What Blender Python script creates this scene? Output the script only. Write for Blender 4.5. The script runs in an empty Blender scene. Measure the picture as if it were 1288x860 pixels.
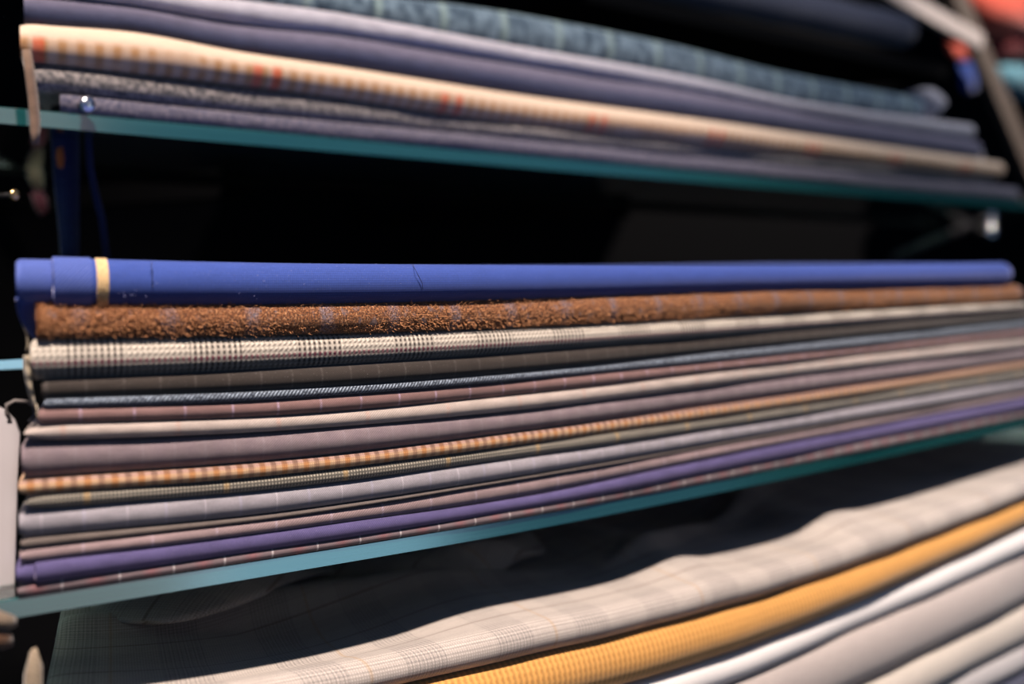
import bpy, bmesh, math, random
from mathutils import Vector
R = math.radians
random.seed(7)
scene = bpy.context.scene
col = scene.collection

# ------------------------------------------------------------------ camera, world, lights, exposure
H = 1.35                                   # camera height
PHI, PITCH, F = R(46.83), R(2.88), 1788.9  # yaw from +Y towards +X, downward pitch, focal length in pixels
YM, YT, YB = 0.423, 0.635, 0.402           # front planes of the middle, upper and lower pile
cam = bpy.data.cameras.new('camera'); camo = bpy.data.objects.new('camera', cam); col.objects.link(camo)
camo.location = (0, 0, H); camo.rotation_euler = (R(90) - PITCH, 0, -PHI)
cam.lens = 50; cam.sensor_width = 36; cam.clip_start = .01
cam.dof.use_dof = True; cam.dof.focus_distance = .55; cam.dof.aperture_fstop = 5.7
scene.camera = camo
w = bpy.data.worlds.new('world'); scene.world = w; w.use_nodes = True
w.node_tree.nodes['Background'].inputs[0].default_value = (.24, .46, 1, 1)
w.node_tree.nodes['Background'].inputs[1].default_value = .16
scene.view_settings.view_transform = 'Standard'; scene.view_settings.look = 'None'
scene.view_settings.exposure = 0.22; scene.view_settings.gamma = 1; scene.view_settings.use_curve_mapping = False

def aim(o, target):
    o.rotation_euler = (Vector(target) - o.location).to_track_quat('-Z', 'Y').to_euler()
def lamp(name, kind, loc, target, energy, color, **kw):
    l = bpy.data.lights.new(name, kind); l.energy = energy; l.color = color
    for k, v in kw.items(): setattr(l, k, v)
    o = bpy.data.objects.new(name, l); col.objects.link(o); o.location = loc; aim(o, target); return o
lamp('ceiling_spot', 'SPOT', (-.25, -.35, 3.0), (.34, .43, 1.28), 395, (1, .84, .74), spot_size=R(44), spot_blend=.7, shadow_soft_size=.07)
lamp('ceiling_spot', 'SPOT', (1.75, -.25, 3.0), (1.30, .62, 1.43), 90, (1, .95, .93), spot_size=R(40), spot_blend=.8, shadow_soft_size=.035)
lamp('ceiling_spot', 'SPOT', (2.7, .25, 3.0), (2.12, 1.03, 1.62), 270, (1, .88, .8), spot_size=R(30), spot_blend=.6, shadow_soft_size=.02)
lamp('shop_window_light', 'AREA', (1.60, -1.13, .86), (.36, .42, 1.25), 1.0, (.42, .80, 1), shape='RECTANGLE', size=.45, size_y=.5)  # added unseen panel: cyan reflection in the shelf edge, cool fill below
lamp('doorway_light', 'AREA', (1.26, -1.38, 1.30), (.2, .42, 1.30), 1.4, (1, .88, .74), shape='RECTANGLE', size=.5, size_y=1.7)  # added unseen panel: warm reflection at the left of the shelf edges

# ------------------------------------------------------------------ pixel <-> world
RT = Vector((math.cos(PHI), -math.sin(PHI), 0))
FW = Vector((math.sin(PHI)*math.cos(PITCH), math.cos(PHI)*math.cos(PITCH), -math.sin(PITCH)))
UP = RT.cross(FW)
def P(px, py, y):
    d = FW + RT*((px-644)/F) + UP*((430-py)/F)
    return Vector((0, 0, H)) + d*(y/d.y)

# ------------------------------------------------------------------ node helpers
class NT:
    def __init__(s, name):
        s.m = bpy.data.materials.new(name); s.m.use_nodes = True; s.t = s.m.node_tree
        s.bsdf = s.t.nodes['Principled BSDF']
        uv = s.t.nodes.new('ShaderNodeUVMap'); uv.uv_map = 'UVMap'; s.uv = uv.outputs[0]
        sp = s.t.nodes.new('ShaderNodeSeparateXYZ'); s.t.links.new(s.uv, sp.inputs[0]); s.u, s.v = sp.outputs[0], sp.outputs[1]
    def _in(s, sock, val):
        if isinstance(val, bpy.types.NodeSocket): s.t.links.new(val, sock)
        elif isinstance(val, (tuple, list)) and len(val) == 3 and sock.type == 'RGBA': sock.default_value = (*val, 1)
        else: sock.default_value = val
    def op(s, o, a, b=0.0, c=0.0):
        n = s.t.nodes.new('ShaderNodeMath'); n.operation = o
        s._in(n.inputs[0], a); s._in(n.inputs[1], b); s._in(n.inputs[2], c); return n.outputs[0]
    def mul(s, a, b): return s.op('MULTIPLY', a, b)
    def add(s, a, b): return s.op('ADD', a, b)
    def mix(s, f, a, b):
        n = s.t.nodes.new('ShaderNodeMix'); n.data_type = 'RGBA'
        s._in(n.inputs[0], f); s._in(n.inputs[6], a); s._in(n.inputs[7], b); return n.outputs[2]
    def stripe(s, c, period, width, off=0.0, soft=.2):    # 1 inside a line of the given width every period (metres)
        x = s.op('FRACT', s.mul(s.add(c, off), 1/period))
        d = s.op('ABSOLUTE', s.op('SUBTRACT', x, .5)); hw = width/period/2
        return s.ramp(d, hw*(1+soft), hw*(1-soft))
    def ramp(s, x, lo, hi):                               # 0 at lo .. 1 at hi
        n = s.t.nodes.new('ShaderNodeMapRange'); n.clamp = True
        s._in(n.inputs[0], x); n.inputs[1].default_value = lo; n.inputs[2].default_value = hi; return n.outputs[0]
    def sine(s, x, period, off=0.0): return s.add(s.mul(s.op('SINE', s.mul(s.add(x, off), 2*math.pi/period)), .5), .5)
    def vec(s, a, b):
        n = s.t.nodes.new('ShaderNodeCombineXYZ'); s._in(n.inputs[0], a); s._in(n.inputs[1], b); return n.outputs[0]
    def noise(s, su, sv, detail=2, off=0.0):              # su, sv: cells per metre
        n = s.t.nodes.new('ShaderNodeTexNoise'); n.inputs['Scale'].default_value = 1; n.inputs['Detail'].default_value = detail
        s._in(n.inputs['Vector'], s.vec(s.add(s.mul(s.u, su), off), s.mul(s.v, sv))); return n.outputs[0]

def fabric(name, pattern, weave='twill', p=.0010, bump=.5, rough=.88, sheen=.25, sheen_tint=(1, 1, 1), tone=.22, dist=.00010):
    n = NT(name); c = pattern(n) if callable(pattern) else pattern
    tn = n.noise(90, 260, 3, 5.1)
    c = n.mix(n.mul(n.ramp(tn, .35, .7), tone), c, (0.0, 0.0, 0.0))
    if weave == 'twill': h = n.sine(n.add(n.u, n.mul(n.v, 1.25)), p)
    elif weave == 'plain': h = n.mul(n.sine(n.u, p), n.sine(n.v, p))
    elif weave == 'rib': h = n.sine(n.u, p)
    else: h = n.noise(1/p, 1/p, 4, 2.2)
    h = n.add(h, n.mul(n.noise(900, 900, 3), .9))
    lum = n.ramp(h, 0.0, 1.9)
    c = n.mix(n.mul(n.op('SUBTRACT', 1, lum), .55 if weave != 'felt' else .3), c, (0, 0, 0))
    fl = n.mul(n.ramp(n.noise(1300, 1500, 1, 7.7), .68, .78), .12)
    c = n.mix(fl, c, (.75, .72, .72))
    b = n.t.nodes.new('ShaderNodeBump'); b.inputs['Strength'].default_value = bump*.55; b.inputs['Distance'].default_value = dist
    n._in(b.inputs['Height'], h); n.t.links.new(b.outputs[0], n.bsdf.inputs['Normal'])
    n._in(n.bsdf.inputs['Base Color'], c)
    n.bsdf.inputs['Roughness'].default_value = rough
    n.bsdf.inputs['Specular IOR Level'].default_value = .25
    n.bsdf.inputs['Sheen Weight'].default_value = sheen; n.bsdf.inputs['Sheen Roughness'].default_value = .4
    n.bsdf.inputs['Sheen Tint'].default_value = (*sheen_tint, 1)
    return n.m

def simple(name, c, rough=.6, metal=0.0, noise=.12, emit=None, spec=.5):
    n = NT(name)
    g = n.t.nodes.new('ShaderNodeTexNoise'); g.inputs['Scale'].default_value = 60; g.inputs['Detail'].default_value = 3
    tc = n.t.nodes.new('ShaderNodeTexCoord'); n.t.links.new(tc.outputs['Object'], g.inputs['Vector'])
    n._in(n.bsdf.inputs['Base Color'], n.mix(n.mul(g.outputs[0], noise), c, (0, 0, 0)))
    n.bsdf.inputs['Roughness'].default_value = rough; n.bsdf.inputs['Metallic'].default_value = metal
    n.bsdf.inputs['Specular IOR Level'].default_value = spec
    return n.m

# ------------------------------------------------------------------ fabric patterns
def pinstripe(base, line, period, width=.0008, amt=.6, off=0.0):
    def f(n):
        s = n.stripe(n.u, period, width, off, .5)
        s = n.mul(s, n.mul(n.ramp(n.noise(300, 900, 1), .25, .6), amt))
        return n.mix(s, base, line)
    return f
def tweed_brown(n):
    a = n.noise(1500, 1300, 4, 1.0); b = n.noise(1100, 900, 3, 9.0); d = n.noise(240, 190, 2, 4.0)
    c = n.mix(n.ramp(a, .40, .62), (.045, .022, .016), (.28, .105, .038))
    c = n.mix(n.ramp(b, .56, .68), c, (.56, .29, .14))
    c = n.mix(n.mul(n.ramp(d, .56, .68), .6), c, (.16, .14, .16))
    st = n.stripe(n.u, .034, .005, .012, .6)
    return n.mix(n.mul(n.mul(st, n.ramp(a, .42, .6)), .55), c, (.15, .19, .28))
def tweed_white(n):
    P2 = .0024
    cu = n.stripe(n.u, P2, P2*.50, 0, .6); cv = n.stripe(n.v, .0021, .0012, 0, .5)
    blocks = n.stripe(n.u, .047, .022, .010, .05)                       # blocks of dark column threads
    hound = n.mul(n.stripe(n.add(n.u, n.v), P2, P2*.5, 0, .5), cv)
    light, dark = (.72, .65, .55), (.05, .038, .034)
    ca = n.mix(n.mul(cu, n.add(n.mul(cv, .55), .42)), light, dark)
    cb = n.mix(n.mul(hound, .62), light, dark)
    c = n.mix(blocks, cb, ca)
    under = n.ramp(n.v, -.0010, .0035)                                   # darker tones towards the underside
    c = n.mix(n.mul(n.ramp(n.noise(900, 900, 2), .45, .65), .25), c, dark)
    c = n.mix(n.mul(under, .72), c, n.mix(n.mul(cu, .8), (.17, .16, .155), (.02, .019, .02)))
    red = n.mul(n.stripe(n.v, .030, .0016, .0140, .3), n.mul(cu, .7))
    return n.mix(red, c, (.30, .05, .10))
def sharkskin(n):
    s = n.stripe(n.add(n.u, n.mul(n.v, .8)), .0017, .0008, 0, .5)
    s = n.mul(s, n.ramp(n.noise(500, 700, 1), .3, .55))
    return n.mix(s, (.035, .045, .065), (.34, .41, .50))
def orange_check(n):
    T = .0100
    o = n.stripe(n.u, T, .0026, 0, .3); b = n.stripe(n.u, T, .0024, T/2, .3)
    c = n.mix(n.mul(o, .85), (.60, .385, .225), (.52, .22, .07)); c = n.mix(n.mul(b, .8), c, (.33, .18, .115))
    h = n.stripe(n.v, .0085, .0030, -.0012, .3)
    return n.mix(n.mul(h, .6), c, n.mix(n.mul(n.add(o, b), .8), (.34, .20, .22), (.05, .022, .02)))
def grey_check(n):
    g = n.mul(n.stripe(n.u, .0015, .0008, 0, .6), .8); h = n.mul(n.stripe(n.v, .0014, .0007, 0, .6), .8)
    f = n.op('MINIMUM', n.add(g, h), .85)
    c = n.mix(f, (.50, .45, .36), (.060, .058, .052))
    return n.mix(n.mul(n.stripe(n.u, .0548, .0024, .002, .4), .55), c, (.52, .33, .13))
def lav(n):
    c = n.mix(n.mul(n.stripe(n.u, .031, .0007, .004, .5), .30), (.36, .335, .365), (.82, .78, .84))
    c = n.mix(n.mul(n.stripe(n.u, .031, .0012, .020, .5), .18), c, (.60, .60, .85))
    return n.mix(n.mul(n.noise(60, 40, 2), .25), c, (.20, .2, .24))
def rose_low(n):
    c = n.mix(n.mul(n.stripe(n.u, .021, .0008, .0062, .5), .55), (.205, .150, .160), (.85, .80, .78))
    return n.mix(n.mul(n.stripe(n.u, .021, .005, .0150, .9), .5), c, (.33, .10, .11))
def cream_pane(n):
    base = (.72, .56, .42)
    low = n.ramp(n.v, -.0032, .0004)
    x = n.mul(n.add(n.u, 0.0), 1.0)
    dots = n.mul(n.stripe(n.u, .0098, .0046, 0, .5), n.ramp(n.noise(25, 60, 1), .3, .45))
    c = n.mix(n.mul(low, n.add(n.mul(dots, .50), .38)), base, (.46, .22, .07))
    pane = n.op('MAXIMUM', n.stripe(n.u, .138, .0060, .0120, .3), n.stripe(n.u, .138, .0060, -.0005, .3))
    return n.mix(n.mul(n.mul(pane, low), .85), c, (.72, .13, .05))
def teal_check(n):
    a = n.noise(120, 90, 3)
    c = n.mix(n.ramp(a, .35, .65), (.025, .050, .080), (.15, .22, .28))
    c = n.mix(n.mul(n.stripe(n.u, .055, .0060, .01, .6), .55), c, (.26, .36, .33))
    return n.mix(n.mul(n.stripe(n.v, .030, .004, .0, .6), .35), c, (.12, .2, .14))
def heather(n):
    a = n.noise(330, 330, 2)
    return n.mix(n.ramp(a, .38, .62), (.06, .06, .064), (.28, .25, .235))
def glen(n):
    lu = n.stripe(n.u, .0020, .0009, 0, .6); lv = n.stripe(n.v, .0020, .0009, 0, .6)
    bu = n.stripe(n.u, .0497, .022, 0, .06); bv = n.stripe(n.v, .036, .016, .004, .08)
    f = n.op('MINIMUM', n.add(n.mul(n.mul(lu, bu), .26), n.mul(n.mul(lv, n.add(n.mul(bv, .7), .3)), .24)), .40)
    f = n.add(f, n.mul(n.mul(n.mul(lu, lv), n.mul(bu, bv)), .12))
    c = n.mix(f, (.64, .57, .51), (.11, .11, .12))
    c = n.mix(n.mul(n.stripe(n.v, .036, .0012, -.0142, .5), .60), c, (.16, .10, .07))
    return n.mix(n.mul(n.stripe(n.u, .104, .0016, .02, .5), .35), c, (.55, .33, .12))
def cord(base, line, period):
    return lambda n: n.mix(n.mul(n.mul(n.stripe(n.u, period, period*.4, 0, .8), n.sine(n.v, period)), .5), base, line)

M = {}
M['blue'] = fabric('royal_blue_wool', (.046, .092, .385), 'plain', .0009, .35, .8, .25, (.75, .75, 1), .10)
M['blue2'] = fabric('royal_blue_selvedge', lambda n: n.mix(n.mul(n.stripe(n.add(n.u, n.v), .0021, .0009, 0, .5), .4), (.065, .11, .40), (.13, .18, .50)), 'twill', .0014, .4, .7, .3, (.8, .8, 1), .10)
M['brown'] = fabric('russet_tweed', tweed_brown, 'felt', .0009, 1.0, .95, .3, (1, .7, .5), .1, .0003)
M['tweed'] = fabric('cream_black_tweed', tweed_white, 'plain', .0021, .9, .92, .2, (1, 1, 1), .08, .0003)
M['darkbrown'] = fabric('dark_brown_pinstripe', pinstripe((.040, .031, .026), (.16, .14, .13), .0140, .0009, .35), 'twill', .0010, .5)
M['steel'] = fabric('steel_sharkskin', sharkskin, 'twill', .0017, .7)
M['rosy'] = fabric('rosewood_pinstripe', pinstripe((.235, .138, .130), (.55, .42, .58), .0199, .0010, .6, .006), 'twill', .0011, .6)
M['cream'] = fabric('stone_twill', pinstripe((.50, .42, .375), (.60, .30, .22), .043, .002, .4), 'twill', .0013, .8)
M['mauve'] = fabric('mauve_grey_twill', lambda n: n.mix(n.mul(n.stripe(n.u, .0125, .0010, .003, .5), .07), n.mix(n.mul(n.stripe(n.u, .0125, .005, .0090, .9), .2), (.245, .190, .205), (.17, .125, .16)), (.52, .48, .58)), 'twill', .0012, .7)
M['orange_check'] = fabric('orange_cream_check', orange_check, 'plain', .0010, .5, tone=.1)
M['grey_check'] = fabric('olive_grey_check', grey_check, 'plain', .0014, .5, tone=.1)
M['lav'] = fabric('lavender_grey_stripe', lav, 'twill', .0011, .6)
M['taupe'] = fabric('taupe_wool', (.15, .122, .108), 'twill', .0011, .6)
M['pink'] = fabric('dusty_pink_twill', pinstripe((.315, .228, .232), (.6, .5, .62), .026, .0011, .4, .004), 'twill', .0014, .9)
M['purple'] = fabric('violet_wool', (.105, .088, .215), 'twill', .0011, .5, sheen_tint=(.8, .7, 1))
M['rose'] = fabric('rose_grey_chalkstripe', rose_low, 'twill', .0012, .6)
M['teal'] = fabric('teal_wool_check', teal_check, 'felt', .0016, .9, .95, .35, (.7, .85, 1), .2, .0008)
M['pale'] = fabric('pale_lilac_wool', (.47, .46, .52), 'twill', .0012, .4)
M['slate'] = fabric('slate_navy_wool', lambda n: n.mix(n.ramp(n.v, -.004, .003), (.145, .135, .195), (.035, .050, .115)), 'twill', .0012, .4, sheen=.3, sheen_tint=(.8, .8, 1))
M['creamp'] = fabric('cream_windowpane', cream_pane, 'twill', .0014, .4, tone=.08)
M['heather'] = fabric('heather_grey_wool', heather, 'felt', .0014, .6)
M['navyl'] = fabric('lilac_navy_wool', lambda n: n.mix(n.ramp(n.noise(400, 400, 2), .35, .65), (.045, .048, .085), (.16, .145, .18)), 'felt', .0014, .5)
M['navy'] = fabric('dark_navy_wool', (.085, .092, .140), 'twill', .0012, .4)
M['glen'] = fabric('glen_check_wool', glen, 'plain', .0013, .3, tone=.08, sheen=.15)
M['ochre'] = fabric('ochre_ribbed_wool', cord((.70, .355, .095), (.38, .15, .03), .0034), 'rib', .0034, .5, tone=.08)
M['white'] = fabric('white_wool', (.86, .83, .81), 'twill', .0013, .4, tone=.04)
M['pinkgrey'] = fabric('pink_grey_wool', (.50, .44, .41), 'twill', .0013, .4, tone=.06)
M['beige'] = fabric('beige_wool', (.60, .54, .47), 'twill', .0013, .4, tone=.06)
M['palegrey'] = fabric('pale_grey_wool', (.46, .44, .44), 'twill', .0013, .4, tone=.06)
M['gold'] = fabric('gold_selvedge', lambda n: n.mix(n.mul(n.ramp(n.noise(900, 700, 2), .5, .62), n.add(n.mul(n.ramp(n.v, -.002, .006), .7), .2)), (.86, .60, .30), (.25, .12, .04)), 'plain', .0011, .7, tone=.05)
M['ink'] = fabric('dark_blue_thread', (.012, .02, .10), 'plain', .001, .2)  # dark blue standing for the shade in thin fold wrinkles
M['fray'] = fabric('cream_yarn', (.50, .42, .30), 'twill', .0018, .8)
M['fuzz'] = simple('wool_fibre', (.38, .165, .065), .8)
M['bluefuzz'] = simple('blue_fibre', (.25, .28, .55), .8)
M['red'] = fabric('coral_red_cloth', (.80, .11, .06), 'twill', .002, .3)
M['darkred'] = fabric('dark_red_cloth', (.16, .012, .015), 'twill', .002, .3)
M['tealcloth'] = fabric('turquoise_cloth', (.14, .34, .42), 'twill', .002, .3)
M['tan'] = fabric('tan_cloth', (.20, .13, .09), 'twill', .002, .3)
M['rosecloth'] = fabric('raspberry_cloth', (.38, .06, .10), 'twill', .002, .3)
M['darkrose'] = fabric('dull_raspberry_cloth', (.20, .035, .055), 'twill', .002, .3)
M['cobalt'] = fabric('cobalt_cloth', (.01, .06, .36), 'twill', .002, .3)
M['shadetan'] = fabric('dull_tan_cloth', (.20, .150, .105), 'twill', .002, .3)
M['shadebrown'] = fabric('dark_brown_cloth', (.085, .040, .020), 'twill', .002, .3)
M['creamend'] = fabric('cream_cloth_end', (.33, .26, .18), 'twill', .002, .3)
M['rust'] = fabric('rust_embroidery', (.50, .13, .03), 'twill', .002, .3)
M['strip'] = fabric('navy_ribbon', (.012, .020, .085), 'rib', .002, .3)
M['black'] = simple('black_painted_panel', (.0022, .0022, .0026), .8, spec=.05)
M['blackmetal'] = simple('black_metal', (.012, .011, .011), .45, .2)
M['post'] = simple('taupe_post_paint', (.115, .088, .070), .6)
M['whitebar'] = simple('white_rail_paint', (.62, .54, .50), .5)
M['card'] = simple('white_card', (.34, .32, .33), .7, noise=.06)
M['cordgrey'] = simple('grey_cord', (.12, .105, .10), .8)
M['chrome'] = simple('chrome', (.75, .74, .75), .22, 1.0, .03)
M['brass'] = simple('brass', (.55, .36, .16), .25, 1.0, .05)
def glass_mat():
    n = NT('green_tinted_glass'); b = n.bsdf
    n._in(b.inputs['Base Color'], n.mix(n.noise(2, 2), (.55, .85, .80), (.50, .82, .80)))
    b.inputs['Transmission Weight'].default_value = 1; b.inputs['Roughness'].default_value = .03; b.inputs['IOR'].default_value = 1.5
    return n.m
def edge_mat():
    n = NT('polished_glass_edge'); b = n.bsdf
    streak = n.noise(6, 1400, 2)
    n._in(b.inputs['Base Color'], n.mix(n.ramp(streak, .3, .7), (.003, .045, .050), (.015, .085, .085)))
    n._in(b.inputs['Roughness'], n.add(n.mul(streak, .15), .08))
    b.inputs['Specular IOR Level'].default_value = 1.0; b.inputs['IOR'].default_value = 1.8
    b.inputs['Coat Weight'].default_value = .6; b.inputs['Coat Roughness'].default_value = .1
    return n.m
M['glass'] = glass_mat(); M['edge'] = edge_mat(); M['blueedge'] = simple('pale_blue_glass_edge', (.25, .5, .68), .3)

# ------------------------------------------------------------------ mesh helpers
def link(name, me, mat, parent=None):
    o = bpy.data.objects.new(name, me); col.objects.link(o)
    if mat: me.materials.append(mat)
    if parent: o.parent = parent
    return o
def tag(o, label, cat, group=None, kind=None):
    if label: o['label'] = label
    if cat: o['category'] = cat
    if group: o['group'] = group
    if kind: o['kind'] = kind
    return o
def grid_mesh(name, rows, uvs, caps=(), smooth=True, close=False):
    """rows: list of rings of points; uvs: same shape; caps: lists of extra rings for the ends"""
    me = bpy.data.meshes.new(name); nr, nc = len(rows), len(rows[0])
    V = [p for r in rows for p in r]; Fs = []; UV = []
    cc = nc if close else nc-1
    for i in range(nr-1):
        for j in range(cc):
            k = (j+1) % nc
            Fs.append((i*nc+j, i*nc+k, (i+1)*nc+k, (i+1)*nc+j))
            u0, u1 = uvs[i], uvs[i+1]
            vj, vk = u0[j], (u0[k] if k else (u0[j][0], u0[j][1]+.002))
            wj, wk = u1[j], (u1[k] if k else (u1[j][0], u1[j][1]+.002))
            UV += [vj, vk, wk, wj]
    me.from_pydata(V, [], Fs); me.update()
    if close:
        bm = bmesh.new(); bm.from_mesh(me); bm.verts.ensure_lookup_table()
        bm.faces.new([bm.verts[j] for j in range(nc)][::-1]); bm.faces.new([bm.verts[(nr-1)*nc+j] for j in range(nc)])
        bmesh.ops.recalc_face_normals(bm, faces=bm.faces); bm.to_mesh(me); bm.free()
        l = me.uv_layers.new(name='UVMap')
        # faces keep their order: side quads first
        for pi, poly in enumerate(me.polygons):
            for li in poly.loop_indices:
                vi = me.loops[li].vertex_index; i, j = divmod(vi, nc)
                uvv = uvs[i][j]
                if pi < len(Fs) and j == 0 and (pi % cc) == cc-1: uvv = (uvs[i][cc-1][0], uvs[i][cc-1][1]+.002)
                l.data[li].uv = uvv
    else:
        l = me.uv_layers.new(name='UVMap'); l.data.foreach_set('uv', [c for q in UV for c in q])
    if smooth: me.polygons.foreach_set('use_smooth', [True]*len(me.polygons))
    me.update(); return me
def tube(name, pts, r, mat, parent=None, sides=6):
    pts = [Vector(p) for p in pts]; rows = []; uvs = []; L = 0
    for i, p in enumerate(pts):
        t = (pts[min(i+1, len(pts)-1)] - pts[max(i-1, 0)]).normalized()
        a = t.cross(Vector((.3, .2, 1))).normalized(); b = t.cross(a)
        rr = r[i] if isinstance(r, (list, tuple)) else r
        rows.append([p + a*math.cos(q*2*math.pi/sides)*rr + b*math.sin(q*2*math.pi/sides)*rr for q in range(sides)])
        if i: L += (p-pts[i-1]).length
        uvs.append([(L, q*2*math.pi*rr/sides) for q in range(sides)])
    return link(name, grid_mesh(name, rows, uvs, close=True), mat, parent)
def box(name, lo, hi, mat, parent=None, bev=.001, rot=None, loc=None):
    bm = bmesh.new(); bmesh.ops.create_cube(bm, size=1)
    for v in bm.verts: v.co = Vector([(a+b)/2 + c*(b-a) for a, b, c in zip(lo, hi, v.co)])
    if bev: bmesh.ops.bevel(bm, geom=bm.edges[:], offset=bev, segments=2, affect='EDGES')
    me = bpy.data.meshes.new(name); bm.to_mesh(me); bm.free()
    o = link(name, me, mat, parent)
    if rot: o.rotation_euler = rot
    if loc: o.location = loc
    return o

def curve(xs, ys, x):                                   # smooth (Hermite) interpolation, linear beyond the ends
    n = len(xs)
    sl = []
    for i in range(n):
        a, b = max(i-1, 0), min(i+1, n-1); sl.append((ys[b]-ys[a])/(xs[b]-xs[a]))
    if x <= xs[0]: return ys[0] + sl[0]*(x-xs[0])
    if x >= xs[-1]: return ys[-1] + sl[-1]*(x-xs[-1])
    for i in range(n-1):
        if x <= xs[i+1]:
            h = xs[i+1]-xs[i]; t = (x-xs[i])/h; t2, t3 = t*t, t*t*t
            return (2*t3-3*t2+1)*ys[i] + (t3-2*t2+t)*h*sl[i] + (-2*t3+3*t2)*ys[i+1] + (t3-t2)*h*sl[i+1]

def wob(x, seed, amp, f=1.0):
    return amp*(math.sin(x*f*17+seed*1.7)+.6*math.sin(x*f*41+seed*3.1)+.35*math.sin(x*f*97+seed*5.3))/1.95

def bolt_shape(xs, top, bot, x0, x1, Y, depth=.19, bulge=.5, seed=0, taper=6, step=None, skew=.62, off=0.0, n=190, ex=2.0, zsh=0.0, wv=.0005, kmin=.55, span=None):
    """cross sections of a folded length of cloth: rounded front fold, flat body, rounded back fold"""
    rows, uvs = [], []; L = 0; prev = None
    Xa = P(x0, 400, Y).x; Xb = P(x1, 400, Y).x
    stations = []
    for i in range(n+1):
        s = i/n; px = x0 + (x1-x0)*s
        stations.append(px)
    extra = [x0 + (x1-x0)*q for q in (.0004, .0012, .0025, .0045, .007, .9993, .9975, .995)]
    stations = sorted(set(stations+extra))
    NF = 22
    for px in stations:
        a = P(px, curve(xs, top, px), Y); b = P(px, curve(xs, bot, px), Y)
        X = (a.x+b.x)/2; zt, zb = a.z - .0001, b.z + .0001
        t = max(zt-zb, .0008); mid = (zt+zb)/2
        e = min(X-Xa, Xb-X)/(taper*.001) if taper else 1
        k = math.sqrt(max(0, 1-(1-min(max(e, 0), 1))**2))*(1-kmin)+kmin
        hh = t/2*k; bf = min(.46*t + .0004, .0095)*bulge*2*(.55+.45*k)
        bl = bf + wob(X, seed, wv)*min(1, t/.010)
        yc = Y + off - max(0, .0062 - bf)*(1 if t < .02 else 0) + wob(X, seed+9, .0003)
        ring = []; uv = []; arc = 0
        for q in range(NF+1):
            th = math.pi/2 - math.pi*q/NF
            cy, sz = abs(math.cos(th))**(2/ex), math.copysign(abs(math.sin(th))**(2/ex), math.sin(th))
            ring.append((yc - bl*cy, mid + hh*sz)); uv.append(None)
        nb = 6
        for q in range(1, nb): ring.append((yc + depth*q/nb, mid-hh))
        for q in range(7):
            th = -math.pi/2 + math.pi*q/6
            ring.append((yc + depth + .4*hh*math.cos(th), mid + hh*math.sin(th)))
        for q in range(nb-1, 0, -1): ring.append((yc + depth*q/nb, mid+hh))
        # arc-length v, zero at the middle of the front fold, growing downwards
        acc = [0]
        for q in range(1, len(ring)): acc.append(acc[-1] + math.dist(ring[q], ring[q-1]))
        v0 = acc[NF//2]
        Xs, Xe = (Xa, Xb) if not span else (P(span[0], 400, Y).x, P(span[1], 400, Y).x); w_ = max(0, 1-(X-Xs)/max(1e-6, Xe-Xs))
        rows.append([(X + w_*(skew if y > Y else .52)*(y-Y), y, z+zsh) for y, z in ring])
        uvs.append([(X, c-v0) for c in acc])
    return rows, uvs
def bolt(name, mat, parent=None, part=False, **kw):
    rows, uvs = bolt_shape(**kw)
    return link(name, grid_mesh(name, rows, uvs, close=True), mat, parent)

# ------------------------------------------------------------------ setting
def struct(o): o['kind'] = 'structure'; return o
struct(box('floor', (-1.5, -2.5, -.02), (5.04, 1.34, 0), M['black'], bev=0))
struct(box('wall_back', (-1.5, 1.30, 0), (5, 1.34, 3.2), M['black'], bev=0))
struct(box('wall_right', (5, -2.5, 0), (5.04, 1.34, 3.2), M['black'], bev=0))

# glass shelves
def glass_shelf(xs, ys, Y, px0, px1, depth, th, label, group='glass shelves of the cloth display', front=.0045):
    rows, uvs = [], []; er, eu = [], []
    for i in range(121):
        px = px0 + (px1-px0)*i/120; p = P(px, curve(xs, ys, px), Y)
        y0, z0, z1, c = Y-front, p.z-th, p.z, .0006
        X = P(px, 400, Y-front).x
        ring = [(y0+c, z1), (y0, z1-c), (y0, z0+c), (y0+c, z0), (Y+depth-c, z0), (Y+depth, z0+c), (Y+depth, z1-c), (Y+depth-c, z1)]
        rows.append([(X, y, z) for y, z in ring]); uvs.append([(X, q*.01) for q in range(8)])
        f = [(y0+c, z1+.0002), (y0-.0004, z1-.0002), (y0-.0004, z0-.0001), (y0+c*2, z0-.0004)]
        er.append([(X, y, z) for y, z in f]); eu.append([(X, z-z1) for y, z in f])
    o = link('glass_shelf', grid_mesh('glass_shelf', rows, uvs, close=True, smooth=False), M['glass'])
    tag(o, label, 'shelf', group)
    link('polished_edge', grid_mesh('polished_edge', er, eu, smooth=False), M['edge'], o)
    rr = [[(r[4][0], Y+depth+dy, r[4][2]+dz) for dy, dz in ((-.012, -.004), (.006, -.004), (.006, th+.0015), (-.0002, th+.0015), (-.0002, -.0005), (-.012, -.0005))] for r in rows]
    link('back_rail', grid_mesh('back_rail', rr, [[(q[0], j*.01) for j, q in enumerate(r)] for r in rr], close=True, smooth=False), M['black'], o)  # added black strip covering glare on the glass back edge; arms join it
    for k in (25, 60, 95):                                             # arms from the rail to the black back wall
        q = rows[k][4]; box('shelf_arm', (q[0]-.008, Y+depth+.004, q[2]-.012), (q[0]+.008, 1.302, q[2]+.006), M['black'], o, bev=.001)
    return o

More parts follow.
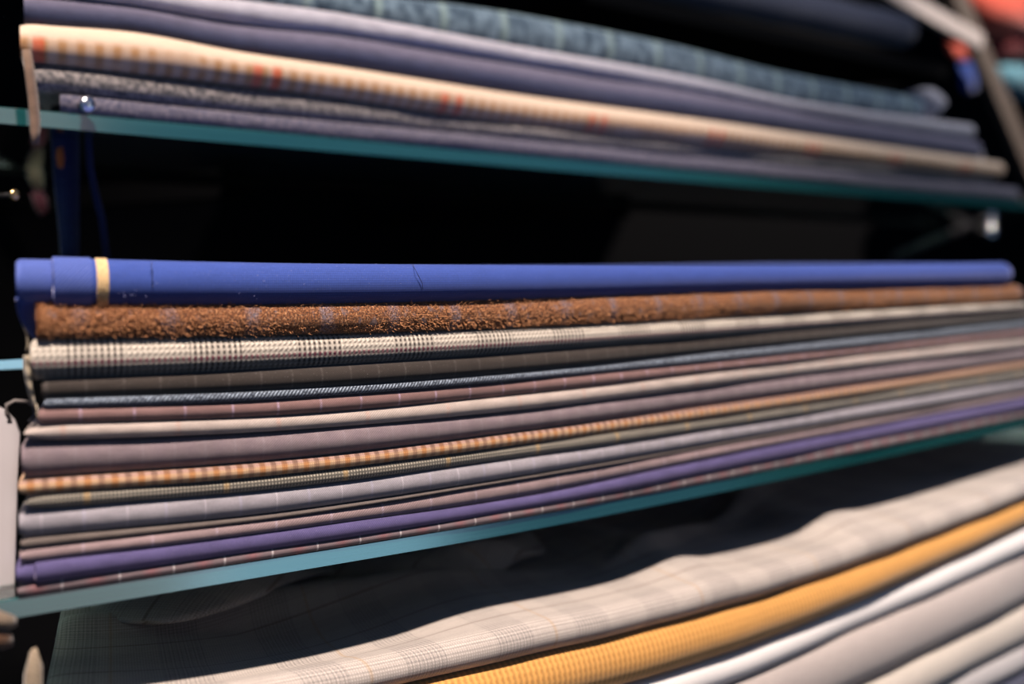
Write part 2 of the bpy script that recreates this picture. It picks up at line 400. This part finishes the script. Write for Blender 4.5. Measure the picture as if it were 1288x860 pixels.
# ------------------------------------------------------------------ middle pile
S = [60, 350, 650, 950, 1238]
seams = [
 [326, 332, 334, 334, 331], [383, 382, 375.5, 365, 358.7], [425.6, 421.8, 412.6, 396.7, 382], [477, 463, 443, 419, 393],
 [499.5, 489, 468, 436.5, 407], [511.8, 500.5, 477, 449, 418.5], [531.5, 521.3, 495, 459.6, 428.7], [552, 540.5, 515, 477.5, 443.3],
 [599, 577.5, 542, 500.6, 459.4], [617, 595, 557.7, 515, 470.5], [636, 612.2, 573.5, 529.5, 483.7], [671, 642.3, 597.5, 547, 497],
 [682.5, 648, 600.5, 549.5, 499], [701, 665, 623.7, 562.5, 508], [725.5, 684.4, 637, 579.5, 522.5], [742, 697, 648.5, 592.6, 534]]
glass_shelf(S, seams[-1], YM, -260, 1420, .24, .0060, 'sagging glass shelf with a teal edge carrying the tall middle pile of folded suiting')
mid = [  # material, px left, px right, label, bulge, offset, taper
 ('blue2', 20, 1262, 'royal blue folded wool bolt with a gold selvedge band, topmost of the middle pile', .50, .0, 5),
 ('brown', 45, 1275, 'thick fuzzy russet brown tweed bolt directly under the royal blue bolt', .50, -.0006, 4),
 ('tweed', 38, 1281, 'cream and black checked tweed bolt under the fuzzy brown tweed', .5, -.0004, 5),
 ('darkbrown', 52, 1330, 'very dark brown pinstriped bolt under the cream and black tweed', .50, 0, 4),
 ('steel', 55, 1345, 'thin steel blue bolt with diagonal weave above the rosewood pinstripe bolt', .5, 0, 4),
 ('rosy', 48, 1350, 'rosewood brown bolt with lilac pinstripes under the thin steel blue bolt', .50, .0, 5),
 ('cream', 30, 1355, 'stone cream twill bolt tapering to a point at its left end', .50, -.0003, 17),
 ('mauve', 27, 1360, 'thick mauve grey twill bolt lying on the orange checked one', .5, .0, 7),
 ('orange_check', 23, 1365, 'thin orange and cream checked bolt halfway down the middle pile', .5, -.0004, 5),
 ('grey_check', 30, 1370, 'olive grey fine checked bolt under the orange and cream check', .5, 0, 12),
 ('lav', 24, 1372, 'pale lavender grey bolt with white stripes under the olive grey check', .50, -.0002, 6),
 ('taupe', 26, 1374, 'thin taupe bolt squeezed out of sight towards the right, above the dusty pink one', .5, 0, 4),
 ('pink', 25, 1376, 'dusty pink twill bolt directly above the violet bolt', .50, .0, 5),
 ('purple', 20, 1378, 'violet purple bolt, last but one in the middle pile', .5, -.0002, 4),
 ('rose', 22, 1380, 'rose grey bolt with white chalk stripes lying directly on the glass', .50, .0, 5)]
G1 = 'folded cloth bolts piled on the middle glass shelf'
MID = {}
for i, (mt, a, b, lab, bu, of, ta) in enumerate(mid):
    MID[mt] = tag(bolt('fabric_bolt', M[mt], xs=S, top=seams[i], bot=seams[i+1], x0=a, x1=b, Y=YM, bulge=bu, off=of, seed=i+1, taper=ta if ta > 8 else 2.2, kmin=.1 if ta > 8 else .72,
                       ex=2.0), lab, 'fabric', G1)

def wrap(name, mat, parent, i, px0, px1, out, bulge=.5, off=0.0, seed=1, q0=1, q1=21, n=60, taper=0, wig=0.0):
    """a second ply lying on the front fold of seam pair i"""
    rows, uvs = bolt_shape(S, seams[i], seams[i+1], px0, px1, YM, bulge=bulge, off=off, seed=seed, taper=taper, n=n, span=(20, 1262 if i == 0 else 1378))
    full = []
    for r, u in zip(rows, uvs):
        c = Vector((r[0][0], r[0][1]+.004, (r[0][2]+r[22][2])/2)); o_ = []
        outer = []
        for q in range(q0, q1+1):
            p = Vector(r[q]); d = (p-c); d.x = 0; d.normalize(); outer.append(p + d*out)
        inner = [Vector(r[q]) for q in range(q1, q0-1, -1)]
        full.append((outer+inner, [u[q] for q in range(q0, q1+1)] + [u[q] for q in range(q1, q0-1, -1)]))
    # soften both cut edges
    return link(name, grid_mesh(name, [f[0] for f in full], [f[1] for f in full], close=True), mat, parent)
blue = MID['blue2']
o = wrap('outer_ply', M['blue'], blue, 0, 66, 1258, .0007, seed=1, n=150)
wrap('selvedge_wrap', M['blue2'], blue, 0, 65, 112, .0013, seed=1)['label'] = 'paler diagonal-woven selvedge'
wrap('gold_band', M['gold'], blue, 0, 118.5, 132.5, .0012, seed=1, n=12)['label'] = 'gold selvedge band'
def front_pt(px, py, out=.0): return P(px, py, YM-.0085+out)
tube('pulled_thread', [P(191, 329.5, YM-.003), P(190, 334, YM-.0090), P(192, 342, YM-.0095), P(191.5, 352, YM-.0095), P(191, 362, YM-.009)], [.0001,   .00012, .00018, .00012, .0001], M['ink'], blue)  # dark tubes drawn for the shade of two narrow wrinkles
tube('pulled_thread', [P(519, 332.5, YM-.003), P(522, 338, YM-.0090), P(527, 348, YM-.0092), P(531, 356, YM-.009), P(532, 364, YM-.0088)], [.0001, .00012, .00016, .00012, .0001], M['ink'], blue)
# hanging corner of the blue inner ply, behind the tweed ends
rows, uvs = [], []
for i in range(13):
    t = i/12; py = 374 + 52*t; xl = 21.5 + (3*t + 20*t**2.6); pts = []; uu = []
    for j in range(7):
        s = j/6; p = P(xl + (62-xl)*s, py, YM-.0048+.0062*t+.002*s); pts.append(p); uu.append((p.x, p.z))
    for j in range(6, -1, -1):
        p = Vector(pts[j]); p.y += .0012; pts.append(p); uu.append(uu[j])
    rows.append(pts); uvs.append(uu)
link('loose_corner', grid_mesh('loose_corner', rows, uvs, close=True), M['blue'], blue)
tube('loose_thread', [P(28, 408, YM), P(31, 414, YM), P(33, 419, YM+.001), P(35, 431, YM+.001), P(33, 442, YM+.001)], .0003, M['fray'], blue)
# hanging selvedge of the cream tweed
rows, uvs = [], []
for i in range(25):
    t = i/24; py = 447 + 64*t; cx = 37 - 1.5*math.sin(t*3) + 8*t**2; wd = 4.2*(1-t)**.8 + .7
    a, b = P(cx-wd, py, YM-.004), P(cx+wd, py, YM-.001)
    m_ = P(cx, py, YM-.0055-.0006*math.sin(t*22)); bk = Vector(b); bk.y += .0014; ak = Vector(a); ak.y += .0014
    rows.append([a, m_, b, bk, ak]); uvs.append([(0, t*.02), (.001, t*.02), (.002, t*.02), (.003, t*.02), (.004, t*.02)])
link('frayed_selvedge', grid_mesh('frayed_selvedge', rows, uvs, close=True), M['fray'], MID['tweed'])['label'] = 'frayed cream selvedge hanging down'
tube('loose_thread', [P(45, 508, YM-.004), P(47, 514, YM-.005), P(46, 521, YM-.0055), P(48, 527, YM-.005)], .0003, M['fray'], MID['tweed'])
wrap('outer_ply', M['purple'], MID['purple'], 13, 43, 1370, .0009, bulge=.5, off=-.0002, seed=14, n=150)

# fibres standing off the wool
def fuzz(name, parent, mat, i, n, ln, px0, px1, bulge, off, w_=.00009, qlo=0, qhi=18, seed=3):
    rnd = random.Random(seed); rows, _ = bolt_shape(S, seams[i], seams[i+1], px0, px1, YM, bulge=bulge, off=off, seed=seed, taper=0, ex=2.1)
    V, Fs = [], []
    for k in range(n):
        r = rows[int((rnd.random()**1.5)*(len(rows)-2))+0]; nx = rows[min(rows.index(r)+1, len(rows)-1)]
        q = rnd.randint(qlo, qhi); f = rnd.random()
        p = Vector(r[q]).lerp(Vector(nx[q]), f); c = Vector((p.x, YM+.001, (r[0][2]+r[22][2])/2))
        d = (p-c).normalized(); side = Vector((rnd.uniform(-1, 1), rnd.uniform(-.6, .3), rnd.uniform(-.5, .7))); L = ln*rnd.uniform(.4, 1.3)
        a = p - d*.0002; b = p + (d*.6+side*.5)*L*.5; e = b + (d*.1+side)*L*.5; t = Vector((0, 0, 1)).cross(side).normalized()*w_
        s = len(V); up = Vector((w_*.7, 0, w_*.7))
        V += [a-up, a+up, b-up, b+up, e]; Fs += [(s, s+1, s+3, s+2), (s+2, s+3, s+4)]
    me = bpy.data.meshes.new(name); me.from_pydata(V, [], Fs)
    o = link(name, me, mat, parent); o['kind'] = 'stuff'; return o
fuzz('fuzz', MID['brown'], M['fuzz'], 1, 11000, .0024, 47, 1270, .5, -.0006, .00011, 0, 18)
fuzz('fuzz', blue, M['bluefuzz'], 0, 260, .0016, 70, 900, .5, 0, .00006, 0, 20, 5)

# ------------------------------------------------------------------ upper pile
T = [60, 170, 300, 430, 640, 860, 1001, 1193]
ts = [[-75, -60, -42, -22, 6, 50, 86, 124], [-24, -14, 0, 17, 56, 95, 127, 153], [-5, 8, 30, 45.5, 79.5, 114, 140, 171], [34, 43, 67, 86, 119, 149, 169, 196],
      [82, 94, 108, 124.5, 155, 180, 196, 218], [116, 128, 142, 154, 174, 195, 210, 228], [141.5, 151.7, 163.7, 175.8, 195.2, 215.5, 228.6, 246]]
upper_shelf = glass_shelf(T, ts[-1], YT, -180, 1420, .26, .0075, 'glass shelf with a thin green edge high up, carrying the blurred upper pile')
up = [
 ('teal', 30, 1176, 'rough teal checked wool roll lying on top of the upper pile', .50, .02, 9, .14),
 ('pale', 34, 1218, 'pale lilac bolt under the teal checked roll', .55, 0, 6, .2),
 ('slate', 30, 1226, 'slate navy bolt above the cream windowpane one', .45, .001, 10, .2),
 ('creamp', 25, 1250, 'cream bolt with orange windowpane stripes along its lower fold', .50, -.004, 10, .2),
 ('heather', 38, 1246, 'heather grey flecked bolt under the cream windowpane one', .45, 0, 8, .2),
 ('navyl', 75, 1276, 'lilac navy bolt lying directly on the green glass edge', .45, 0, 8, .2)]
G2 = 'folded cloth bolts piled on the upper glass shelf'
UPB = {}
for i, (mt, a, b, lab, bu, of, ta, dp) in enumerate(up):
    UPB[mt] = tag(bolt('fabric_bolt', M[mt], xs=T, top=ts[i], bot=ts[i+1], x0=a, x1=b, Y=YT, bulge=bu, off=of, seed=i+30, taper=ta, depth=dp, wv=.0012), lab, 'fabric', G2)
def patch(name, pts, th, mat, parent=None, sub=1):
    """a small pillow-like piece of cloth on an outline of points"""
    pts = [Vector(p) for p in pts]; c = sum(pts, Vector())/len(pts); bm = bmesh.new(); n = len(pts)
    off = Vector((0, th, 0))
    rings = []
    for s, o_ in ((.0, 0), (.6, .15), (.92, .3), (1, .5), (.92, .7), (.6, .85), (.0, 1)):
        if s == 0: rings.append([bm.verts.new(c + off*o_)])
        else: rings.append([bm.verts.new(c + (p-c)*s + off*o_) for p in pts])
    for a, b in zip(rings, rings[1:]):
        for j in range(n):
            k = (j+1) % n
            if len(a) == 1: bm.faces.new((a[0], b[j], b[k]))
            elif len(b) == 1: bm.faces.new((a[j], b[0], a[k]))
            else: bm.faces.new((a[j], b[j], b[k], a[k]))
    bmesh.ops.recalc_face_normals(bm, faces=bm.faces)
    me = bpy.data.meshes.new(name); bm.to_mesh(me); bm.free()
    l = me.uv_layers.new(name='UVMap')
    for lp in me.loops: l.data[lp.index].uv = (me.vertices[lp.vertex_index].co.x, me.vertices[lp.vertex_index].co.z)
    me.polygons.foreach_set('use_smooth', [True]*len(me.polygons))
    return link(name, me, mat, parent)
def poly(pxs, y): return [P(a, b, y) for a, b in pxs]
patch('folded_end', poly([(1178, 112), (1192, 108), (1203, 118), (1204, 132), (1196, 139), (1190, 150), (1183, 148), (1182, 132)], YT+.02), .05, M['pale'], UPB['teal'])['label'] = 'pale grey folded end'
patch('white_core_end', poly([(1226, 184), (1238, 182), (1246, 190), (1247, 203), (1236, 204), (1228, 198)], YT+.001), .03, M['pale'], UPB['slate'])
# hanging ends beneath the upper pile
def ribbon(name, pxs, widths, y, mat, parent=None, th=.0012):
    rows, uvs = [], []
    for (x, yy), wd in zip(pxs, widths):
        a, b = P(x-wd, yy, y), P(x+wd, yy, y); c, d = Vector(b), Vector(a); c.y += th; d.y += th
        rows.append([a, b, c, d]); uvs.append([(0, a.z), (b.x-a.x, a.z), (b.x-a.x, a.z), (0, a.z)])
    return link(name, grid_mesh(name, rows, uvs, close=True), mat, parent)
ribbon('hanging_selvedge', [(34, 62), (38, 90), (42, 120), (45, 150), (45, 165), (46, 182)], [5, 6, 6, 6, 6, 4], YT-.012, M['tan'], UPB['creamp'])['label'] = 'tan selvedge hanging over the glass edge'
rb = ribbon('hanging_ribbon', [(82, 120), (83, 150), (83, 180), (84, 220), (86, 260), (88, 300), (89, 345)], [16, 17, 17, 16, 14, 12, 11], YT+.05, M['strip'])
tag(rb, 'navy ribbon with a rust mark hanging at the left under the upper glass shelf', 'ribbon')
patch('rust_mark', poly([(72, 186), (80, 184), (82, 200), (80, 212), (73, 210), (71, 198)], YT+.0485), .0012, M['rust'], rb)
cd = tube('hanging_cord', [P(110, 150, YT+.04), P(111, 175, YT+.04), P(113, 210, YT+.04), P(119, 240, YT+.04), P(128, 275, YT+.04), P(135, 330, YT+.04)], .0020, M['strip'], rb)
cd['label'] = 'thin dark blue cord curving down'
def ball(name, c, r, mat, parent=None, seg=20, sc=(1, 1, 1)):
    bm = bmesh.new(); bmesh.ops.create_uvsphere(bm, u_segments=seg, v_segments=12, radius=r)
    for v in bm.verts: v.co = Vector((v.co.x*sc[0], v.co.y*sc[1], v.co.z*sc[2])) + Vector(c)
    me = bpy.data.meshes.new(name); bm.to_mesh(me); bm.free(); me.polygons.foreach_set('use_smooth', [True]*len(me.polygons))
    return link(name, me, mat, parent)
def knob(px, py, y, r, mat, parent, label):
    c = P(px, py, y)
    o = ball('shelf_knob', c, r, mat, parent, sc=(1, .6, 1)); o['label'] = label
    tube('stem', [c + Vector((0, .5*r, 0)), c + Vector((0, .03, 0))], r*.45, M['blackmetal'], o, 10)
    return o
knob(110, 131, YT-.012, .0042, M['chrome'], upper_shelf, 'small bright chrome knob')

# ------------------------------------------------------------------ lower pile
B = [60, 200, 350, 516, 659, 762, 860, 960, 1071, 1183, 1288]
bs = [[932, 915, 890, 856, 823, 800, 773.5, 745, 709, 668, 624], [1008, 985, 955, 920, 888, 864, 835, 801, 755, 706, 657],
      [1063, 1038, 1005, 968, 933, 905, 874, 836, 787, 738, 689], [1155, 1125, 1090, 1048, 1010, 980, 945, 905, 856, 803, 752],
      [1215, 1185, 1148, 1104, 1065, 1034, 997, 955, 905, 849, 798], [1255, 1225, 1186, 1140, 1101, 1070, 1032, 990, 938, 881, 829],
      [1290, 1258, 1218, 1170, 1129, 1097, 1058, 1014, 961, 903, 850], [1350, 1316, 1273, 1222, 1178, 1143, 1102, 1056, 1001, 941, 887]]
glass_shelf(B, bs[-1], YB, -60, 1480, .36, .006, 'glass shelf below the lower pile, just outside the frame')
low = [('ochre', 'ochre orange ribbed bolt directly under the glen check cloth', .60), ('white', 'bright white bolt under the ochre orange one', .50),
       ('pinkgrey', 'thick pinkish grey bolt between the white and the beige bolts', .50), ('beige', 'beige bolt under the thick pinkish grey one', .50),
       ('palegrey', 'pale grey bolt under the beige one near the lower right corner', .50), ('navy', 'dark navy bolt in the lower right corner under the pale grey one', .45),
       ('white', 'white bolt at the very bottom right corner under the dark navy one', .5)]
G3 = 'folded cloth bolts of the lower pile'
for i, (mt, lab, bu) in enumerate(low):
    tag(bolt('fabric_bolt', M[mt], xs=B, top=bs[i], bot=bs[i+1], x0=40, x1=1440+i*4, Y=YB, bulge=bu, off=-.002*i, seed=i+50, taper=7, depth=.26, wv=.0010), lab, 'fabric', G3)

def ss(a, b, x):
    if a > b: return 1-ss(b, a, x)
    t = min(1, max(0, (x-a)/(b-a))); return t*t*(3-2*t)
HP = [60, 350, 516, 625, 727, 820, 860, 896, 941, 1049, 1090, 1131, 1200, 1288]
HE = [.0040, .0050, .0076, .0125, .0130, .0135, .0160, .0190, .0150, .0140, .0215, .0180, .0150, .0120]
def cloth():
    rows, uvs = [], []; NX = 280
    X0, X1 = P(46, 800, YB).x, P(1440, 600, YB).x
    pxs = [46 + (1440-46)*i/NX for i in range(NX+1)]
    for px in pxs:
        p = P(px, curve(B, bs[0], px), YB); X = p.x; zc = p.z
        he = max(.004, curve(HP, HE, px)); hm = .0145 + .25*(he-.013)
        s_end = math.sqrt(max(0, 1-(1-min(1, (X-X0)/.012))**2))*.9+.1
        prof = []
        for q in range(17):                                            # front roll from the seam upwards
            th = -math.pi/2 + q/16*math.pi*.95
            prof.append((YB - .0085*math.cos(th) + wob(X, 4, .0012), zc + hm/2 + hm/2*math.sin(th)))
        y0, z0 = prof[-1]
        for q in range(1, 71):                                         # loose top surface running back
            s = q/70; y = y0 + .34*s**1.25; d = y-YB
            z = zc + hm + (he-hm)*ss(-.004, .030, d)
            z += (.0030*math.sin(X*29+d*38) - .002)*ss(.03, .07, d)
            z += .0085*math.exp(-((d-.085-.03*math.sin(X*7))/.014)**2)*ss(.62, .40, X)
            z += .0070*math.exp(-((d-.150-.06*(X-.3))/.012)**2)
            z += .0060*math.exp(-((d-.060-.25*(X-.55))/.008)**2)*ss(.5, .6, X)
            z += .0100*ss(.07, .16, d)*ss(.60, .85, X)
            prof.append((y, max(z, zc+.0022)))
        yb = prof[-1][0]
        under = [(yb, zc+.0004)] + [(YB + (yb-YB)*(1-q/8), zc+.0004) for q in range(1, 9)]
        ring = prof + under; acc = [0]
        for q in range(1, len(ring)): acc.append(acc[-1] + math.dist(ring[q], ring[q-1]))
        zm = zc + .003
        rows.append([(X + .62*max(0, y-YB)*max(0, 1-(X-X0)/(X1-X0)), y, zm + (z-zm)*s_end) for y, z in ring]); uvs.append([(X, -c) for c in acc])
    return rows, uvs
rows, uvs = cloth()
gc = link('draped_cloth', grid_mesh('draped_cloth', rows, uvs, close=True), M['glen'])
tag(gc, 'loosely folded cream glen check cloth with a shaded rumpled top, on the ochre bolt', 'fabric')
# turned back flap of the same cloth, lying on its rear
def flap():
    rows, uvs = [], []
    for i in range(81):
        s = i/80; a = []; uu = []; X = .30 + .27*s
        for j in range(21):
            t = j/20; w_ = .030 + .040*math.sin(math.pi*min(1, s*1.25))
            y = .515 + .02*math.sin(6*s) + w_*t; px = 105 + 430*s
            zb = H - .1555 + .004*s
            z = zb + .0015 + .0115*math.sin(math.pi*min(1, t*1.05))**.7*(.65+.35*math.sin(9*s+1)) + .0016*math.sin(30*s+6*t)
            a.append(Vector((X, y, z))); uu.append((X + .5*y, y - .4*X))
        for j in range(20, -1, -1):
            p = Vector(a[j]); p.z -= .0014; a.append(p); uu.append(uu[j])
        rows.append(a); uvs.append(uu)
    return rows, uvs
rows, uvs = flap()
link('turned_back_flap', grid_mesh('turned_back_flap', rows, uvs, close=True), M['glen'], gc)

def lerpc(pts, t):
    n = len(pts)-1; xs = [k/n for k in range(n+1)]
    return Vector((curve(xs, [p[0] for p in pts], t), curve(xs, [p[1] for p in pts], t)))
def flap2():
    fr = [(.302, .545), (.309, .512), (.325, .492), (.352, .494), (.379, .505), (.43, .530), (.48, .552)]
    bk = [(.325, .556), (.338, .562), (.350, .566), (.372, .570), (.405, .574), (.45, .580), (.50, .588)]
    rows, uvs = [], []
    for i in range(81):
        s = i/80; f, b = lerpc(fr, s), lerpc(bk, s); a = []; uu = []
        for j in range(25):
            t = j/24; q = f.lerp(b, t); env = min(1, s*7)*(1-ss(.75, 1, s))
            z = H - .1500 + .0016*ss(.3, 0, s) + (.0030 + .0120*math.sin(math.pi*min(1, .12+t*.95))**.8*(.75+.25*math.sin(5*s-1)))*env
            z += .0028*math.exp(-((t-.35-.3*s)/.09)**2)*env
            a.append(Vector((q.x, q.y, z))); uu.append((q.x*.8 + .6*q.y, .8*q.y - .6*q.x))
        for j in range(24, -1, -1):
            p = Vector(a[j]); p.z -= .0014; a.append(p); uu.append(uu[j])
        rows.append(a); uvs.append(uu)
    return rows, uvs
rows, uvs = flap2()
link('turned_back_flap', grid_mesh('turned_back_flap', rows, uvs, close=True), M['glen'], gc)

# ------------------------------------------------------------------ things at the left edge
yc_ = .50
rows, uvs = [], []
out = [(-60, 505), (-6, 508), (8, 515), (20, 527), (27, 543), (24, 600), (20, 752), (-60, 778)]
tg = patch('swing_tag', [P(a_, b_, YM+.014 + .016*(778-b_)/273) for a_, b_ in out], .0012, M['card'])
tag(tg, 'white card tag standing on the glass at the left end of the middle pile', 'tag')
loop = [*[P(a_, b_, YM+.029) for a_, b_ in ((12, 527), (8, 518), (8, 509), (18, 504), (34, 505), (42, 510), (44, 522), (36, 530))]]
tube('string_loop', loop, .0007, M['cordgrey'], tg)['label'] = 'grey string loop'
ball('eyelet_hole', P(12, 529, YM+.0285), .0010, M['blackmetal'], tg, sc=(1, .3, .5))
def slab(name, px0, px1, py, y, depth, th, mat):
    a, b = P(px0, py, y), P(px1, py, y); return box(name, (a.x, y, a.z-th/2), (b.x, y+depth, a.z+th/2), mat, bev=.0005)
g = slab('glass_shelf', -200, 31, 469.5, .62, .2, .0050, M['glass']); tag(g, 'short glass shelf of the next bay showing left of the middle pile', 'shelf')
a, b = P(-200, 469.5, .62), P(31, 469.5, .62)
box('polished_edge', (a.x, .6195, a.z-.0022), (b.x, .6202, a.z+.0022), M['blueedge'], g, bev=.0002)

def folded(name, pxs, y, th, mat, label, cat='fabric', group=None):
    o = patch(name, poly(pxs, y), th, mat); tag(o, label, cat, group); return o
folded('folded_cloth', [(-40, 768), (10, 770), (30, 778), (31, 790), (20, 796), (-40, 792)], .398, .012, M['shadetan'], 'small beige folded cloth under the left end of the middle glass shelf')
folded('folded_cloth', [(-40, 796), (10, 795), (25, 800), (26, 815), (12, 820), (-40, 818)], .398, .012, M['shadebrown'], 'small brown folded cloth under the beige one at the left edge')
folded('folded_cloth', [(46, 818), (52, 816), (58, 835), (58, 880), (54, 960), (34, 960), (38, 850)], YB-.003, .006, M['creamend'], 'cream cloth end standing at the lower left corner')
folded('folded_cloth', [(34, 206), (48, 204), (58, 214), (60, 236), (52, 242), (42, 226)], .88, .012, M['tan'], 'blurred tan cloth in the dark left of the navy ribbon')
folded('folded_cloth', [(46, 242), (58, 240), (64, 250), (64, 266), (57, 272), (50, 258)], .88, .012, M['darkrose'], 'blurred raspberry cloth in the dark left of the navy ribbon')
folded('folded_cloth', [(-10, 190), (20, 188), (28, 196), (24, 205), (-10, 207)], .88, .05, M['palegrey'], 'blurred pale grey cloth at the left edge under the upper glass shelf')

# ------------------------------------------------------------------ things at the upper right
nb = [P(800, -32, .90), P(1152, 45, .90)]
def roll(name, p0, p1, r, mat, label, group=None):
    p0, p1 = Vector(p0), Vector(p1); n = 24; pts = [p0.lerp(p1, i/n) for i in range(n+1)]
    rr = [r*math.sqrt(max(.02, 1-(1-min(1, min(i, n-i)/1.2))**2)) + .0008*math.sin(i*1.3) for i in range(n+1)]
    o = tube(name, pts, rr, mat, None, 24); return tag(o, label, 'fabric', group)
roll('fabric_roll', P(780, -35, .90), P(1148, 42, .90), .021, M['navy'], 'dark navy roll at the top right above the teal roll')
ledge = box('display_ledge', (P(780, 0, .9).x-.1, .86, P(1148, 42, .9).z-.06), (P(1148, 42, .9).x+.02, 1.28, P(1148, 42, .9).z-.045), M['black'], bev=.001)
tag(ledge, 'black display ledge in the dark behind the teal roll', 'ledge')
def bar(name, p0, p1, wd, th, mat, label, cat):
    p0, p1 = Vector(p0), Vector(p1); d = (p1-p0).normalized(); s = Vector((0, 1, 0)); u = d.cross(s).normalized()
    rows = []; uvs = []
    for p in (p0, p0.lerp(p1, .5), p1):
        rows.append([p+u*wd-s*th, p+u*wd+s*th, p-u*wd+s*th, p-u*wd-s*th]); uvs.append([(0, 0), (0, th), (wd, th), (wd, 0)])
    o = link(name, grid_mesh(name, rows, uvs, close=True, smooth=False), mat)
    md = o.modifiers.new('bevel', 'BEVEL'); md.width = .001; md.segments = 2
    return tag(o, label, cat)
bar('display_rail', P(1080, -32, .955), P(1232, 53, .955), .0115, .006, M['whitebar'], 'white sloping rail at the top right meeting the taupe post', 'rail')
bar('upright_post', P(1178, -60, .985), P(1330, 300, .985), .019, .008, M['post'], 'leaning taupe post at the upper right corner', 'post')
folded('folded_cloth', [(1232, -30), (1330, -40), (1330, 45), (1290, 46), (1262, 36), (1244, 20)], 1.06, .10, M['red'], 'coral red folded cloth in the upper right corner')
folded('folded_cloth', [(1262, 42), (1330, 48), (1330, 80), (1272, 76)], 1.08, .08, M['darkred'], 'dark red folded cloth beneath the coral red one')
folded('folded_cloth', [(1272, 84), (1290, 78), (1330, 80), (1330, 128), (1284, 118)], 1.06, .08, M['tealcloth'], 'turquoise folded cloth at the right edge behind the post')
folded('hanging_tab', [(1192, 52), (1212, 56), (1228, 66), (1226, 76), (1210, 76), (1196, 66)], 1.01, .01, M['red'], 'small red cloth tab hanging beneath the white rail', 'tab')
folded('hanging_tab', [(1210, 78), (1230, 78), (1232, 112), (1222, 118), (1214, 112)], 1.01, .01, M['cobalt'], 'small cobalt blue cloth tab below the red one', 'tab')
brk = bar('shelf_bracket', P(1120, 325, .86), P(1340, 232, .86), .004, .004, M['blackmetal'], 'thin dark bracket sloping behind the chrome knob at the right', 'bracket')
knob(1247, 292, .84, .0110, M['chrome'], brk, 'round chrome knob')
knob(18, 245, .62, .0028, M['brass'], g, 'tiny brass knob')  # ball added for an orange out-of-focus spot, not shelf hardware
knob(1164, 90, .95, .0050, M['chrome'], ledge, 'dim chrome knob')
